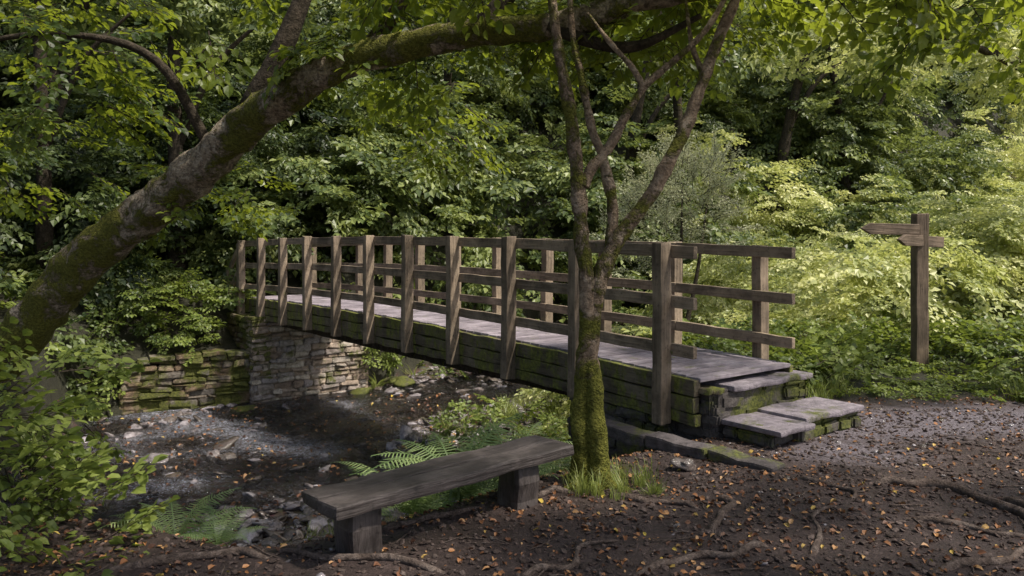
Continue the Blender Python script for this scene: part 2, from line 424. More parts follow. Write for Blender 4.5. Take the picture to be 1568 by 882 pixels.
# ------------------------------------------------------------ masonry
def stones(name,p0,dirv,length,z0,z1,depth,mat,parent,hrange=(.07,.13),lrange=(.15,.42),zfun=None,jit=.012):
    d=Vector((dirv[0],dirv[1],0)).normalized(); nv=Vector((d.y,-d.x,0))
    V=[];F=[];RN=[];z=z0
    while z<z1:
        h=random.uniform(*hrange); h=min(h,z1-z+.02); t=random.uniform(-.2,0)
        while t<length:
            l=random.uniform(*lrange); a_=max(t,0);b_=min(t+l,length)
            if b_-a_>.04 and (zfun is None or z<zfun((a_+b_)/2)):
                o=random.uniform(-.035,.04); gap=.004
                bm=bmesh.new(); 
                r=bmesh.ops.create_cube(bm,size=1)
                for v in bm.verts:
                    lx=(a_+gap) if v.co.x<0 else (b_-gap); lz=(z+gap) if v.co.z<0 else (z+h-gap)
                    ly=o if v.co.y>0 else -depth
                    v.co=(lx+random.gauss(0,jit),ly+random.gauss(0,jit*.8),lz+random.gauss(0,jit*1.1))
                bmesh.ops.bevel(bm,geom=list(bm.edges),offset=min(.018,h*.2),segments=2,affect='EDGES')
                base=len(V); rv=random.random()
                for v in bm.verts:
                    c=v.co; V.append(Vector((p0[0],p0[1],0))+d*c.x+nv*(c.y+mn.noise(Vector((c.x*9,c.z*9,rv*9)))*.012)+Vector((0,0,c.z+.02*mn.noise(Vector((c.x*1.7,z,3)))))); RN.append(rv)
                bm.verts.index_update()
                for f in bm.faces: F.append([base+v.index for v in f.verts])
                bm.free()
            t+=l
        z+=h
    b=len(V)
    for (x,y,zz) in((0,-.05,z0),(length,-.05,z0),(length,-.05,z1 if zfun is None else zfun(length)),(0,-.05,z1 if zfun is None else zfun(0))):
        V.append(Vector((p0[0],p0[1],0))+d*x+nv*y+Vector((0,0,zz))); RN.append(.0)
    F.append((b,b+1,b+2,b+3))
    return mesh_obj(name,V,F,mat,parent,False,RN)
ab=empty('stone_abutment')
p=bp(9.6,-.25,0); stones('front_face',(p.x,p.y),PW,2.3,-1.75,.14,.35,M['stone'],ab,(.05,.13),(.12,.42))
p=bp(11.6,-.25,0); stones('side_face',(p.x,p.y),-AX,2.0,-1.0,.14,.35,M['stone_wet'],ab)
for k in range(4):
    beam('cap_%d'%k,bp(9.75,-.30+k*.55,.165-.0),bp(9.75,.24+k*.55,.165),.32,.05,M['stone_wet'],ab,seg=3)
ww=empty('stone_retaining_wall')
wa=Vector((-6.60,13.42,0)); wb=Vector((-4.72,14.38,0)); wdv=(wb-wa); wl=wdv.length; wdv.normalize(); wn=Vector((-wdv.y,wdv.x,0))
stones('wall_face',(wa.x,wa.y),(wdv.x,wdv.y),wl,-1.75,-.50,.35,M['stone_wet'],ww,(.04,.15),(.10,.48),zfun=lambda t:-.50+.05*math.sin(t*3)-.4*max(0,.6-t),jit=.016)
for k in range(4):
    t0=.45+k*.42; z_=-.475+.012*((k*7)%3)
    q0=wa+wdv*t0+wn*.16+Vector((0,0,z_)); q1=wa+wdv*(t0+.40)+wn*.16+Vector((0,0,z_))
    beam('coping_%d'%k,q0,q1,.40,.07,M['stone_wet'],ww,seg=3,jit=.01)
stones('wall_return',(wa.x+wn.x*1.6,wa.y+wn.y*1.6),(-wn.x,-wn.y),1.6,-1.75,-.66,.3,M['stone_wet'],ww)
st=empty('stone_steps')
def block(name,s0_,s1_,w0,w1,z0,z1,mat,bev=.015):
    beam(name,bp((s0_+s1_)/2,w0,(z0+z1)/2),bp((s0_+s1_)/2,w1,(z0+z1)/2),abs(s1_-s0_),z1-z0,mat,st,seg=7,jit=.006,bev=bev)
def stone_box(nm,s0_,s1_,w0,w1,z0,z1):
    p=bp(s1_,w0,0); stones(nm+'_side',(p.x,p.y),-AX,s1_-s0_,z0,z1,.15,M['stone_step'],st,(.09,.12),(.18,.32),jit=.006)
    p=bp(s0_,w0,0); stones(nm+'_front',(p.x,p.y),PW,w1-w0,z0,z1,.15,M['stone_step'],st,(.09,.12),(.18,.32),jit=.006)
    p=bp(s0_,w1,0); stones(nm+'_back',(p.x,p.y),AX,s1_-s0_,z0,z1,.15,M['stone_step'],st,(.09,.12),(.18,.32),jit=.006)
stone_box('landing',-.42,.22,.10,1.42,-.15,.335)
block('landing_slab',-.45,-.10,.32,1.45,.335,.385,M['slab'])
block('landing_slab_edge',-.09,.02,.32,1.45,.34,.40,M['slab'])
block('landing_core',-.40,.20,.14,1.40,-.1,.33,M['stone_step'])
stone_box('tread',-.90,-.44,.16,1.42,-.12,.125)
block('tread_slab',-.93,-.46,.60,1.45,.125,.175,M['slab'])
block('tread_slab_small',-1.02,-.46,.13,.59,.105,.15,M['slab'])
block('side_wall_cap',-.42,.20,.05,.24,.335,.375,M['fascia'])
p=bp(1.3,.02,0); stones('bank_wall',(p.x,p.y),-AX,1.25,-.9,.06,.2,M['stone_step'],st)
kerb=empty('stone_kerb')
kp=[(0.72,6.75),(1.10,6.28),(1.48,5.86),(1.84,5.46)]
for k in range(3):
    (x0,y0),(x1,y1)=kp[k],kp[k+1]
    beam('kerb_stone_%d'%k,(x0,y0,.015),(x1-.01,y1+.01,.01-.02*(k==2)),.19,.10,M['kerb'],kerb,seg=4,jit=.008,bev=.02)

# ------------------------------------------------------------ bench
bench=empty('wooden_bench')
b0=Vector((-.96,3.92,.285)); b1=Vector((.27,5.08,.285)); bd=(b1-b0).normalized(); bn=Vector((bd.y,-bd.x,0))
beam('seat_front_plank',b0+bn*.088,b1+bn*.088,.173,.07,M['bench'],bench,seg=16,jit=.004,bev=.014)
beam('seat_back_plank',b0-bn*.088+bd*.01,b1-bn*.088+Vector((0,0,.002)),.172,.068,M['bench'],bench,seg=16,jit=.004,bev=.014)
for k,(x,y) in enumerate(((-.79,4.08),(.03,4.83))):
    beam('leg_%d'%k,(x,y,-.30),(x+.005,y,.252),.195,.185,M['bench'],bench,seg=5,jit=.006,bev=.035,roll_ref=bd)

# ------------------------------------------------------------ signpost
sp=empty('wooden_signpost')
sx_,sy_=4.99,9.76; zg=float(H(sx_,sy_))
beam('post',(sx_,sy_,zg-.3),(sx_+.01,sy_,1.90),.16,.15,M['sign'],sp,roll_ref=Vector((1,0,0)),bev=.012)
def arm(name,p0,p1,ht,th,off):
    p0=Vector(p0);p1=Vector(p1);x=(p1-p0);Ln=x.length;x.normalize();z=Vector((0,0,1));y=z.cross(x).normalized();z=x.cross(y)
    prof=[(0,-ht/2),(Ln-.12,-ht/2),(Ln,0),(Ln-.12,ht/2),(0,ht/2)]
    bm=bmesh.new(); fr=[bm.verts.new((a_,-th/2,b_)) for a_,b_ in prof]; bk=[bm.verts.new((a_,th/2,b_)) for a_,b_ in prof]
    bm.faces.new(fr); bm.faces.new(bk[::-1])
    for k in range(5): bm.faces.new((fr[k],bk[k],bk[(k+1)%5],fr[(k+1)%5]))
    bmesh.ops.recalc_face_normals(bm,faces=bm.faces); bmesh.ops.bevel(bm,geom=list(bm.edges),offset=.006,segments=1,affect='EDGES')
    me=bpy.data.meshes.new(name); bm.to_mesh(me); bm.free(); me.materials.append(M['sign'])
    o=bpy.data.objects.new(name,me); link(o,sp); o.matrix_world=Matrix.Translation(p0)@Matrix((x,y,z)).transposed().to_4x4()
arm('arm_left',(4.93,9.66,1.705),(4.20,9.60,1.72),.135,.05,0)
arm('arm_right_board',(5.34,9.88,1.55),(4.60,9.50,1.585),.135,.05,0)

# ------------------------------------------------------------ leaf templates
def leaf(V,F,RN,pos,dirv,nrm,l,wd,rv,fold=.18,curl=.15,simple=False):
    dirv=dirv.normalized(); side=dirv.cross(nrm).normalized(); up=side.cross(dirv).normalized()
    b=len(V)
    def P(a_,s_,u_): return pos+dirv*(a_*l)+side*(s_*wd)+up*(u_*l)
    if simple:
        V+=[P(0,0,0),P(.4,-.5,fold*.4),P(1,0,-curl),P(.4,.5,fold*.4)]
        F+=[(b,b+2,b+1),(b,b+3,b+2)]; RN+=[rv]*4; return
    V+= [P(0,0,0),P(.28,-.5,fold*.5),P(.68,-.42,fold*.5-curl*.4),P(1,0,-curl),P(.68,.42,fold*.5-curl*.4),P(.28,.5,fold*.5),P(.5,0,-.02)]
    F+= [(b,b+6,b+2,b+1),(b+6,b+3,b+2),(b,b+5,b+4,b+6),(b+6,b+4,b+3)]
    RN+=[rv]*7
def spray(name,L,nl,ls,mat,droop=.25,flat=.35,twigs=True,ratio=.62,seed=0,simple=False):
    r=random.Random(seed); V=[];F=[];RN=[];MI=[]
    nt_=7
    axis=[(Vector((0,0,0)),Vector((0,L,-droop*L*.6)),L)]
    for k in range(nt_):
        t=.12+.8*k/nt_; sgn=1 if k%2 else -1
        st_=Vector((0,L*t,-droop*L*.6*t*t)); ln=L*(.65-.42*t)*r.uniform(.8,1.2)
        an=R(48+r.uniform(-12,12))*sgn
        axis.append((st_,st_+Vector((math.sin(an)*ln,math.cos(an)*ln,-droop*ln*.5+r.uniform(-.06,.06)*L)),ln))
    tot=sum(a_[2] for a_ in axis)
    for A,B,ln in axis:
        k=max(2,int(nl*ln/tot))
        for j in range(k):
            t=(j+1)/k*.98+.02; p_=A.lerp(B,t)
            sd=1 if j%2 else -1
            d=(B-A).normalized(); sidev=Vector((d.y,-d.x,0))*sd
            dd=(d*.6+sidev*r.uniform(.5,1.1)+Vector((0,0,r.uniform(-.45,.1))))
            if j==k-1: dd=d
            nn=Vector((r.gauss(0,flat),r.gauss(0,flat),1))
            l=ls*r.uniform(.65,1.25)
            leaf(V,F,RN,p_+Vector((r.gauss(0,.01),r.gauss(0,.01),r.gauss(0,.03*L))),dd,nn,l,l*ratio*r.uniform(.85,1.1),r.random(),simple=simple)
    MI=[0]*len(F)
    if twigs:
        for A,B,ln in axis:
            w0=.006*(L/.5) if ln>=L*.99 else .0035*(L/.5)
            d=(B-A).normalized(); s_=d.cross(Vector((0,0,1))).normalized(); u_=s_.cross(d)
            b=len(V)
            for q,wq in((A,w0),(B,w0*.3)):
                V+=[q+s_*wq,q-s_*wq*.5+u_*wq*.87,q-s_*wq*.5-u_*wq*.87]
            RN+=[0]*6
            for k in range(3): F.append((b+k,b+(k+1)%3,b+3+(k+1)%3,b+3+k)); MI.append(1)
    return mesh_obj(name,V,F,[mat,M['twig']],None,False,RN,MI,do_link=False)
T={}
def tset(key,mat,L,nl,ls,**kw):
    T[key]=[spray('%s_spray_%d'%(key,i),L,nl,ls,mat,seed=i*13+len(key),**kw) for i in range(3)]
tset('hill',M['leaf_hill'],.85,84,.13,droop=.35,flat=.6,twigs=False,simple=True,ratio=.75)
tset('bright',M['leaf_bright'],.75,90,.10,droop=.3,flat=.6,twigs=False,simple=True,ratio=.75)
tset('canopy',M['leaf_canopy'],.62,48,.105,droop=.3,flat=.35,ratio=.70)
tset('dark',M['leaf_dark'],.70,80,.105,droop=.35,flat=.5,twigs=False,simple=True,ratio=.75)
tset('pale',M['leaf_pale'],.60,130,.06,droop=.1,flat=.7,ratio=.4,simple=True)
tset('low',M['leaf_low'],.38,42,.075,droop=.3,flat=.4,ratio=.7)
tset('fore',M['leaf_low'],.42,34,.09,droop=.25,flat=.35,ratio=.66)
def grass_t(name,nb,h,wd,mat,seed,spread=.12,bend=.5):
    r=random.Random(seed);V=[];F=[];RN=[]
    for k in range(nb):
        a_=r.uniform(0,6.28); rr=r.uniform(0,spread); x,y=rr*math.cos(a_),rr*math.sin(a_)
        hh=h*r.uniform(.5,1.1); a2=a_+r.gauss(0,.7); bx,by=math.cos(a2)*bend*hh*r.uniform(.3,1.3),math.sin(a2)*bend*hh*r.uniform(.3,1.3)
        sx,sy=-math.sin(a2)*wd/2,math.cos(a2)*wd/2; b=len(V); rv=r.random()
        for t in(0,.35,.7,1):
            wq=(1-t)**.6; z=hh*(t-.35*t*t*bend*1.5)
            px_,py_=x+bx*t*t,y+by*t*t
            V+=[Vector((px_-sx*wq,py_-sy*wq,z)),Vector((px_+sx*wq,py_+sy*wq,z))]; RN+=[rv,rv]
        for q in range(3): F.append((b+2*q,b+2*q+1,b+2*q+3,b+2*q+2))
    return mesh_obj(name,V,F,mat,None,False,RN,do_link=False)
T['grass']=[grass_t('grass_tuft_%d'%i,34,.30,.010,M['grass'],i) for i in range(3)]
T['strap']=[grass_t('strap_leaf_%d'%i,26,.55,.028,M['grass'],40+i,.08,.9) for i in range(2)]
def fern_t(nf,L,seed):
    r=random.Random(seed);V=[];F=[];RN=[]
    for k in range(nf):
        a_=6.28*k/nf+r.uniform(-.3,.3); el=r.uniform(1.1,1.45); ln=L*r.uniform(.7,1.1); p_=Vector((0,0,0)); pts=[]
        ns=34; e=el
        rv=r.random()
        for q in range(ns):
            d=Vector((math.cos(a_)*math.cos(e),math.sin(a_)*math.cos(e),math.sin(e)))
            pts.append((p_.copy(),d.copy())); p_+=d*(ln/ns); e-=1.6/ns*r.uniform(.8,1.2); a_+=r.gauss(0,.012)
        for q in range(3,ns):
            t=q/ns; pl=ln*.20*max(0.0,math.sin(min(1,t+.10)*math.pi*.999))**.75+.005
            c,d=pts[q]; sd=Vector((-math.sin(a_),math.cos(a_),0)); 
            for sg in(-1,1):
                dd=(sd*sg+d*.4-Vector((0,0,.12+r.uniform(0,.35)))).normalized(); b=len(V); hw=ln/ns*.33
                V+=[c-d*hw*.6,c+d*hw*.6,c+dd*pl*.6+d*hw*.7,c+dd*pl,c+dd*pl*.6-d*hw*.5]; RN+=[min(1,max(0,rv+r.gauss(0,.15)))]*5
                F.append((b,b+1,b+2,b+3,b+4))
        for q in range(ns-1):
            c,d=pts[q];c2,_=pts[q+1]; sd=Vector((-math.sin(a_),math.cos(a_),0))*.004; b=len(V)
            V+=[c-sd,c+sd,c2+sd,c2-sd];RN+=[.1]*4;F.append((b,b+1,b+2,b+3))
    return V,F,RN
T['fern']=[]
for i in range(3):
    V,F,RN=fern_t(12,.60,i); T['fern'].append(mesh_obj('fern_t%d'%i,V,F,M['fern'],None,False,RN,do_link=False))
def rock_t(name,mat,seed):
    bm=bmesh.new(); bmesh.ops.create_icosphere(bm,subdivisions=3,radius=1)
    for v in bm.verts:
        nz=mn.noise(v.co*1.1+Vector((seed*7,0,0)))*.55+mn.noise(v.co*3+Vector((seed*3,2,0)))*.15
        v.co*=1+nz; v.co.z*=.42; v.co.x*=1.15
    me=bpy.data.meshes.new(name); bm.to_mesh(me); bm.free(); me.materials.append(mat)
    me.polygons.foreach_set('use_smooth',[True]*len(me.polygons))
    return bpy.data.objects.new(name,me)
T['rock']=[rock_t('rock_t%d'%i,M['rock'],i) for i in range(4)]
T['mossrock']=[rock_t('mossrock_t%d'%i,M['moss_rock'],i+5) for i in range(3)]
T['crumb']=[rock_t('crumb_t%d'%i,M['crumb'],i+9) for i in range(3)]
T['fallen']=[]
for i in range(3):
    V=[];F=[];RN=[]; leaf(V,F,RN,Vector((0,-.5,.05)),Vector((0,1,0)),Vector((0,0,1)),1,.65,.5,fold=.2+.2*i,curl=.1+.15*i)
    T['fallen'].append(mesh_obj('fallen_t%d'%i,V,F,M['fallen'],None,False,RN,do_link=False))
T['stick']=[]
for i in range(3):
    V,F=tube_data([(-1,0,0),(-.3,.1*(i-1),.02),(.3,-.08,.03),(1,.12*i-.1,0)],[.03,.035,.028,.015],4,6,.2)
    T['stick'].append(mesh_obj('stick_t%d'%i,V,F,M['root'],None,True,do_link=False))

def scatter(name,pts,rots,scls,temps,parent=None):
    pts=np.asarray(pts,dtype=np.float32); nP=len(pts)
    me=bpy.data.meshes.new(name); me.vertices.add(nP); me.vertices.foreach_set('co',pts.ravel())
    at=me.attributes.new('rot','FLOAT_VECTOR','POINT'); at.data.foreach_set('vector',np.asarray(rots,dtype=np.float32).ravel())
    at=me.attributes.new('scl','FLOAT','POINT'); at.data.foreach_set('value',np.asarray(scls,dtype=np.float32).ravel())
    at=me.attributes.new('pick','INT','POINT'); at.data.foreach_set('value',rng.integers(0,len(temps),nP).astype(np.int32))
    me.update(); o=bpy.data.objects.new(name,me); link(o,parent)
    ng=bpy.data.node_groups.new(name+'_gn','GeometryNodeTree')
    ng.interface.new_socket('Geometry',in_out='INPUT',socket_type='NodeSocketGeometry')
    ng.interface.new_socket('Geometry',in_out='OUTPUT',socket_type='NodeSocketGeometry')
    nd=ng.nodes; L=ng.links
    gi=nd.new('NodeGroupInput'); go=nd.new('NodeGroupOutput')
    iop=nd.new('GeometryNodeInstanceOnPoints'); g2i=nd.new('GeometryNodeGeometryToInstance')
    for t in temps:
        oi=nd.new('GeometryNodeObjectInfo'); oi.inputs['Object'].default_value=t
        L.new(oi.outputs['Geometry'],g2i.inputs[0])
    def na(nm,dt):
        q=nd.new('GeometryNodeInputNamedAttribute'); q.data_type=dt; q.inputs['Name'].default_value=nm; return q.outputs['Attribute']
    e2r=nd.new('FunctionNodeEulerToRotation'); L.new(na('rot','FLOAT_VECTOR'),e2r.inputs[0])
    L.new(gi.outputs[0],iop.inputs['Points']); L.new(g2i.outputs[0],iop.inputs['Instance'])
    iop.inputs['Pick Instance'].default_value=True
    L.new(na('pick','INT'),iop.inputs['Instance Index']); L.new(e2r.outputs[0],iop.inputs['Rotation']); L.new(na('scl','FLOAT'),iop.inputs['Scale'])
    L.new(iop.outputs[0],go.inputs[0])
    md=o.modifiers.new('scatter','NODES'); md.node_group=ng
    return o

class Cloud:
    def __init__(s): s.p=[];s.r=[];s.s=[]
    def add(s,P,r_,sc): s.p.append(P);s.r.append(r_);s.s.append(sc)
    def crown(s,c,rad,n,sc=(.8,1.25),pitch=(-.9,.1),shell=.6,zmin=-.7):
        d=rng.normal(size=(n,3)); d/=np.linalg.norm(d,axis=1)[:,None]; d[:,2]=np.where(d[:,2]<zmin,-d[:,2],d[:,2])
        rr=rng.uniform(shell,1,n)[:,None]
        lump=1+.22*np.sin(d[:,:1]*5+c[0])*np.cos(d[:,2:]*4+c[1])
        P=np.array(c)+d*rr*np.array(rad)*lump
        yaw=np.arctan2(d[:,1],d[:,0])-np.pi/2+rng.normal(0,.5,n)
        pit=rng.uniform(*pitch,n)+d[:,2]*.5
        rot=np.stack([pit,rng.normal(0,.25,n),yaw],1)
        s.add(P,rot,rng.uniform(*sc,n))
    def box(s,lo,hi,n,sc=(.8,1.2),pitch=(-.7,.2)):
        P=rng.uniform(lo,hi,(n,3)); rot=np.stack([rng.uniform(*pitch,n),rng.normal(0,.25,n),rng.uniform(0,6.28,n)],1)
        s.add(P,rot,rng.uniform(*sc,n))
    def done(s,name,key,parent=None):
        return scatter(name,np.concatenate(s.p),np.concatenate(s.r),np.concatenate(s.s),T[key],parent)

# ------------------------------------------------------------ hillside foliage
c=Cloud(); cd=Cloud(); cb=Cloud()
for k in range(400):
    y=rng.uniform(15.5,46); x=rng.uniform(-.74*y-1,.74*y+1)
    D=y-16.8-.35*(x+5)
    s_,w_=sw(x,y)
    if D<-.6 or D>26: continue
    if 11.0>s_ and w_<5: continue
    z=float(H(x,y)); r_=rng.uniform(1.0,2.3)*(1+.012*(y-16)); 
    tgt=c
    pd=np.clip((-x/y-.15)*2.6,0,.88)  # darker leaf colour favoured leftwards, painting in shade on that side
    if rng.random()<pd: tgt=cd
    if x/y>.28 and rng.random()<.55: tgt=cb  # pale leaves favoured on the right, sunlight painted by colour
    tgt.crown((x,y,z+r_*.5),(r_,r_,r_*rng.uniform(.75,1.3)),int(14*r_*r_*.85),(.9,1.5),(-1.1,-.1),zmin=-.3)
nn=2600; y=rng.uniform(15,48,nn); x=rng.uniform(-1,1,nn)*(.76*y+1)
D=y-16.8-.35*(x+5); s_,w_=sw(x,y); ok=(D>-1)&((s_>11.2)|(w_>4))
x=x[ok];y=y[ok]; P=np.stack([x,y,H(x,y)+rng.uniform(.1,.9,len(x))],1)
rot=np.stack([rng.uniform(-.9,.1,len(x)),rng.normal(0,.3,len(x)),rng.uniform(2,4.3,len(x))],1); c.add(P,rot,rng.uniform(1,1.6,len(x)))
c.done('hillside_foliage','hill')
for q,rad,n in(((-8.6,14.5,2.2),(1.6,1.3,1.5),60),((-7.6,16.2,3.2),(1.7,1.2,1.7),60),((-10,13,3.2),(1.8,1.5,1.7),70),((-6.6,17.5,4.2),(1.6,1.2,1.5),50),
  ((-9.5,12.2,1.2),(1.2,1.2,.9),40),((-8,15.5,.9),(1.3,1,.8),34),((-8.6,11.6,-.2),(1.0,.9,.7),34),((-7.7,12.9,-.3),(.7,.6,.5),26),((-5.4,17.0,1.2),(1.0,.7,.8),30)):
    cd.crown(q,rad,n)
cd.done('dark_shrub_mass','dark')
# ------------------------------------------------------------ bright vegetation on the right / behind bridge
for k in range(66):
    x=rng.uniform(4.4,17); y=rng.uniform(11.0+.1*x,24)
    z=float(H(x,y)); r_=rng.uniform(.55,1.25)*(1+(y-10)*.04)
    cb.crown((x,y,z+r_*.55+ (y-10)*.05),(r_,r_,r_*rng.uniform(.8,1.3)),int(22*r_*r_)+6,(.8,1.2),(-1,-.1),zmin=-.3)
for k in range(44):
    x=rng.uniform(.6,6); y=rng.uniform(10.6,18)
    s_,w_=sw(x,y)
    if w_<2.4 or s_>6.5: continue
    r_=rng.uniform(.4,.8); cb.crown((x,y,float(H(x,y))+r_*.7),(r_,r_,r_*1.1),int(32*r_*r_)+6,(.7,1.1),(-1,-.1))
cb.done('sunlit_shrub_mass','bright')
cp=Cloud()
for q,rad,n in(((3.1,14.4,1.9),(.85,.7,1.2),70),((3.6,14.8,2.3),(.5,.5,.9),30),((2.5,14.6,1.3),(.7,.6,.9),40)):
    cp.crown(q,rad,n,(.7,1.1),(.2,1.3))
w_e=empty('willow_bush'); cp.done('willow_leaves','pale',w_e)
tubes('willow_stems',[([(3.0,14.4,-.2),(3.05,14.4,1),(3.1,14.5,2.6)],[.05,.04,.01]),([(3.1,14.4,-.2),(3.4,14.6,1),(3.7,14.8,2.8)],[.05,.035,.01])],M['bark_dark'],w_e,8)
# ------------------------------------------------------------ undergrowth
cl=Cloud()
def carpet(cloud,cond,n,lo,hi,zr=(.02,.3),sc=(.7,1.3),pitch=(-.5,.9)):
    x=rng.uniform(lo[0],hi[0],n);y=rng.uniform(lo[1],hi[1],n); s_,w_=sw(x,y); ok=cond(x,y,s_,w_); x=x[ok];y=y[ok]
    P=np.stack([x,y,H(x,y)+rng.uniform(zr[0],zr[1],len(x))],1)
    rot=np.stack([rng.uniform(*pitch,len(x)),rng.normal(0,.3,len(x)),rng.uniform(0,6.28,len(x))],1)
    cloud.add(P,rot,rng.uniform(*sc,len(x)))
def veg_edge(x,y): return y>7.75+.1*(x-3)+.25*np.sin(x*2.3)
def near_sign(x,y): return (np.abs(x-5.0*y/9.76)<.75)&(y<10.1)
carpet(cl,lambda x,y,s,w:veg_edge(x,y)&(w>1.75)&(s<4.5)&(~near_sign(x,y)),1300,(1.5,7.2),(11,12),(.02,.32),(.8,1.35))
carpet(cl,lambda x,y,s,w:veg_edge(x,y)&(w>1.75)&near_sign(x,y),1000,(1.5,7.2),(8,10.2),(.0,.06),(.4,.75),(-.4,.4))
carpet(cl,lambda x,y,s,w:(s>1.0)&(s<edges(w)[1]-.4)&(w>.4),560,(-3,7),(4,16),(.0,.3),(.6,1.1))
carpet(cl,lambda x,y,s,w:(s>.35)&(s<3.4)&(w>-1.3)&(w<.8),260,(-2,6),(3,11),(.0,.15),(.4,.9))
carpet(cl,lambda x,y,s,w:(s>-.3)&(s<1.2)&(w>-3.6)&(w<-1.2),150,(-4,3),(3,9),(-.02,.08),(.35,.65))
carpet(cl,lambda x,y,s,w:(s>10.3)&(s<13.5)&(w<-.4)&(w>-7),420,(-13,8),(2,20),(.05,.5),(.9,1.7))
carpet(cl,lambda x,y,s,w:(s>9.7)&(s<13)&(w>1.9)&(w<7),420,(-8,12),(5,24),(-.1,.4),(.9,1.6))
carpet(cl,lambda x,y,s,w:(s>edges(w)[2]-.1)&(s<11)&(w<-2.4)&(w>-8),640,(-14,4),(0,16),(.0,.6),(.9,1.6))
cl.done('undergrowth','low')
ci=Cloud(); ci.crown((-6.35,14.6,.35),(.75,.55,.62),60,(.8,1.2)); ci.crown((-5.9,14.4,-.05),(.5,.4,.4),26,(.8,1.1)); ci.crown((-6.9,14.3,-.1),(.6,.5,.4),26,(.8,1.1))
ci.crown((-7.15,13.6,-.55),(.5,.4,.5),34,(.8,1.1)); ci.crown((-7.3,13.2,-1.0),(.4,.35,.35),24,(.8,1.1)); ci.crown((-5.3,15.0,.3),(.5,.4,.35),22,(.8,1.1)); q=bp(9.9,2.35,-.5); ci.crown((q.x,q.y,q.z),(.45,.4,.6),36,(.8,1.1),(-1.2,-.3))
ci.done('ivy_bush','low')
cf=Cloud()
for q,rad,n in(((-2.75,4.3,-.05),(.50,.5,.42),40),((-2.35,4.0,-.20),(.35,.4,.28),18),((-3.1,4.6,.30),(.35,.5,.55),34),((-2.9,3.9,-.4),(.6,.5,.35),30),((-2.2,3.7,-.05),(.3,.3,.2),8),((-2.95,4.9,.55),(.3,.4,.4),16)):
    cf.crown(q,rad,n,(.65,1.05),(-.5,.5))
cf.done('foreground_bush','fore')
cg=Cloud()
carpet(cg,lambda x,y,s,w:(s>1.6)&(s<edges(w)[1]-.2)&(w>.0),480,(-3,7),(4,16),(-.02,.02),(.8,1.6),(-.2,.2))
carpet(cg,lambda x,y,s,w:((x-.68)**2+(y-5.15)**2<.09),24,(.25,4.85),(1.1,5.5),(-.02,.02),(.35,.8),(-.2,.2))
carpet(cg,lambda x,y,s,w:(s>.2)&(s<2.8)&(w>-4)&(w<.4),200,(-4,3),(3,9),(-.02,.02),(.5,1.0),(-.2,.2))
carpet(cg,lambda x,y,s,w:(y>7.4+.1*(x-3))&(y<8.6)&(w>1.7)&(~near_sign(x,y)),160,(1.5,7),(8,9),(-.02,.02),(.5,1.2),(-.2,.2))
cg.done('grass_tufts','grass')
cs=Cloud(); carpet(cs,lambda x,y,s,w:(s>9.5)&(s<10.4)&(w>1.7)&(w<3.4),60,(-5,12),(0,19),(-.25,.1),(.8,1.4),(-.2,.2))
carpet(cs,lambda x,y,s,w:(s>edges(w)[2])&(s<edges(w)[2]+.7)&(w<-2.5)&(w>-4.2),36,(-9,8),(-3,16),(-.1,.1),(.7,1.2),(-.2,.2))
cs.done('strap_leaf_plants','strap')
for k,(x,y,sc) in enumerate(((-.64,5.02,1.15),(-.34,5.22,1.45),(-.02,5.45,1.15),(-.90,4.78,.75),(-1.95,4.62,.9),(-1.65,4.45,.6),(-.1,6.1,1.2),(.35,6.3,.9),(-.55,5.7,1.5),(-.25,6.9,1.1),(-.7,7.6,1.1))):
    src=T['fern'][k%3]; o=bpy.data.objects.new('fern',src.data); link(o)
    o.location=(x,y,float(H(x,y))+.01); o.scale=(sc,)*3; o.rotation_euler=(random.uniform(-.15,.15),random.uniform(-.15,.15),random.uniform(0,6))

# ------------------------------------------------------------ leaning tree
lt=empty('leaning_tree')
trunk=[(-7.7,9.9,-1.3),(-6.55,9.5,-.15),(-5.72,9.2,.42),(-4.72,8.8,1.36),(-3.57,8.3,2.05),(-2.77,7.85,2.58),(-2.15,7.4,2.90),(-1.42,7.0,3.15),(-.45,6.6,3.28),(.40,6.2,3.27),(1.0,5.9,3.38),(2.1,5.7,3.52),(3.6,5.6,3.7)]
tr_r=[.46,.31,.265,.24,.21,.19,.165,.135,.115,.105,.09,.07,.05]
tubes('trunk',[(trunk,tr_r)],M['bark_lean'],lt,28,.28,12,4.5)
br=[([(-2.5,7.7,2.85),(-2.2,7.6,3.4),(-1.9,7.6,4.2),(-1.7,7.5,5.4)],[.14,.11,.08,.03]),
    ([(-.3,6.55,3.28),(.3,6.7,4.0),(1.0,6.9,4.7)],[.09,.06,.03]),
    ([(.3,6.2,3.26),(.62,6.1,3.1),(.95,6.0,3.05),(1.4,5.9,3.25)],[.07,.05,.04,.02]),
    ([(-1.3,7.0,3.2),(-.9,7.2,3.9),(-.6,7.5,4.8)],[.09,.06,.02]),
    ([(-3.0,8.0,2.45),(-3.4,7.6,3.3),(-4.2,7.4,3.5),(-5.2,7.3,3.35)],[.06,.045,.03,.015])]
tubes('branches',br,M['bark_dark'],lt,8,.15)
cc=Cloud()
cc.crown((-2.0,7.4,4.5),(1.7,1.0,.7),16,(.8,1.2)); cc.crown((0,6.6,4.1),(1.9,.9,.6),46,(.8,1.2)); cc.crown((2.2,6.2,4.1),(1.9,.9,.6),46,(.8,1.2))
cc.crown((-.8,7.3,3.4),(1.3,.4,.35),28,(.6,1)); cc.crown((1.2,6.6,3.4),(1.2,.4,.35),30,(.6,1)); cc.crown((-4.4,7.8,3.75),(1.4,.8,.5),24,(.7,1.1))
cc.crown((-5.2,8.8,3.3),(1.3,.8,.7),26,(.7,1.1)); cc.crown((-3.2,8.7,2.1),(.7,.5,.45),12,(.6,.9)); cc.crown((-6.0,9.5,2.4),(1.0,.8,.7),22,(.7,1.1))
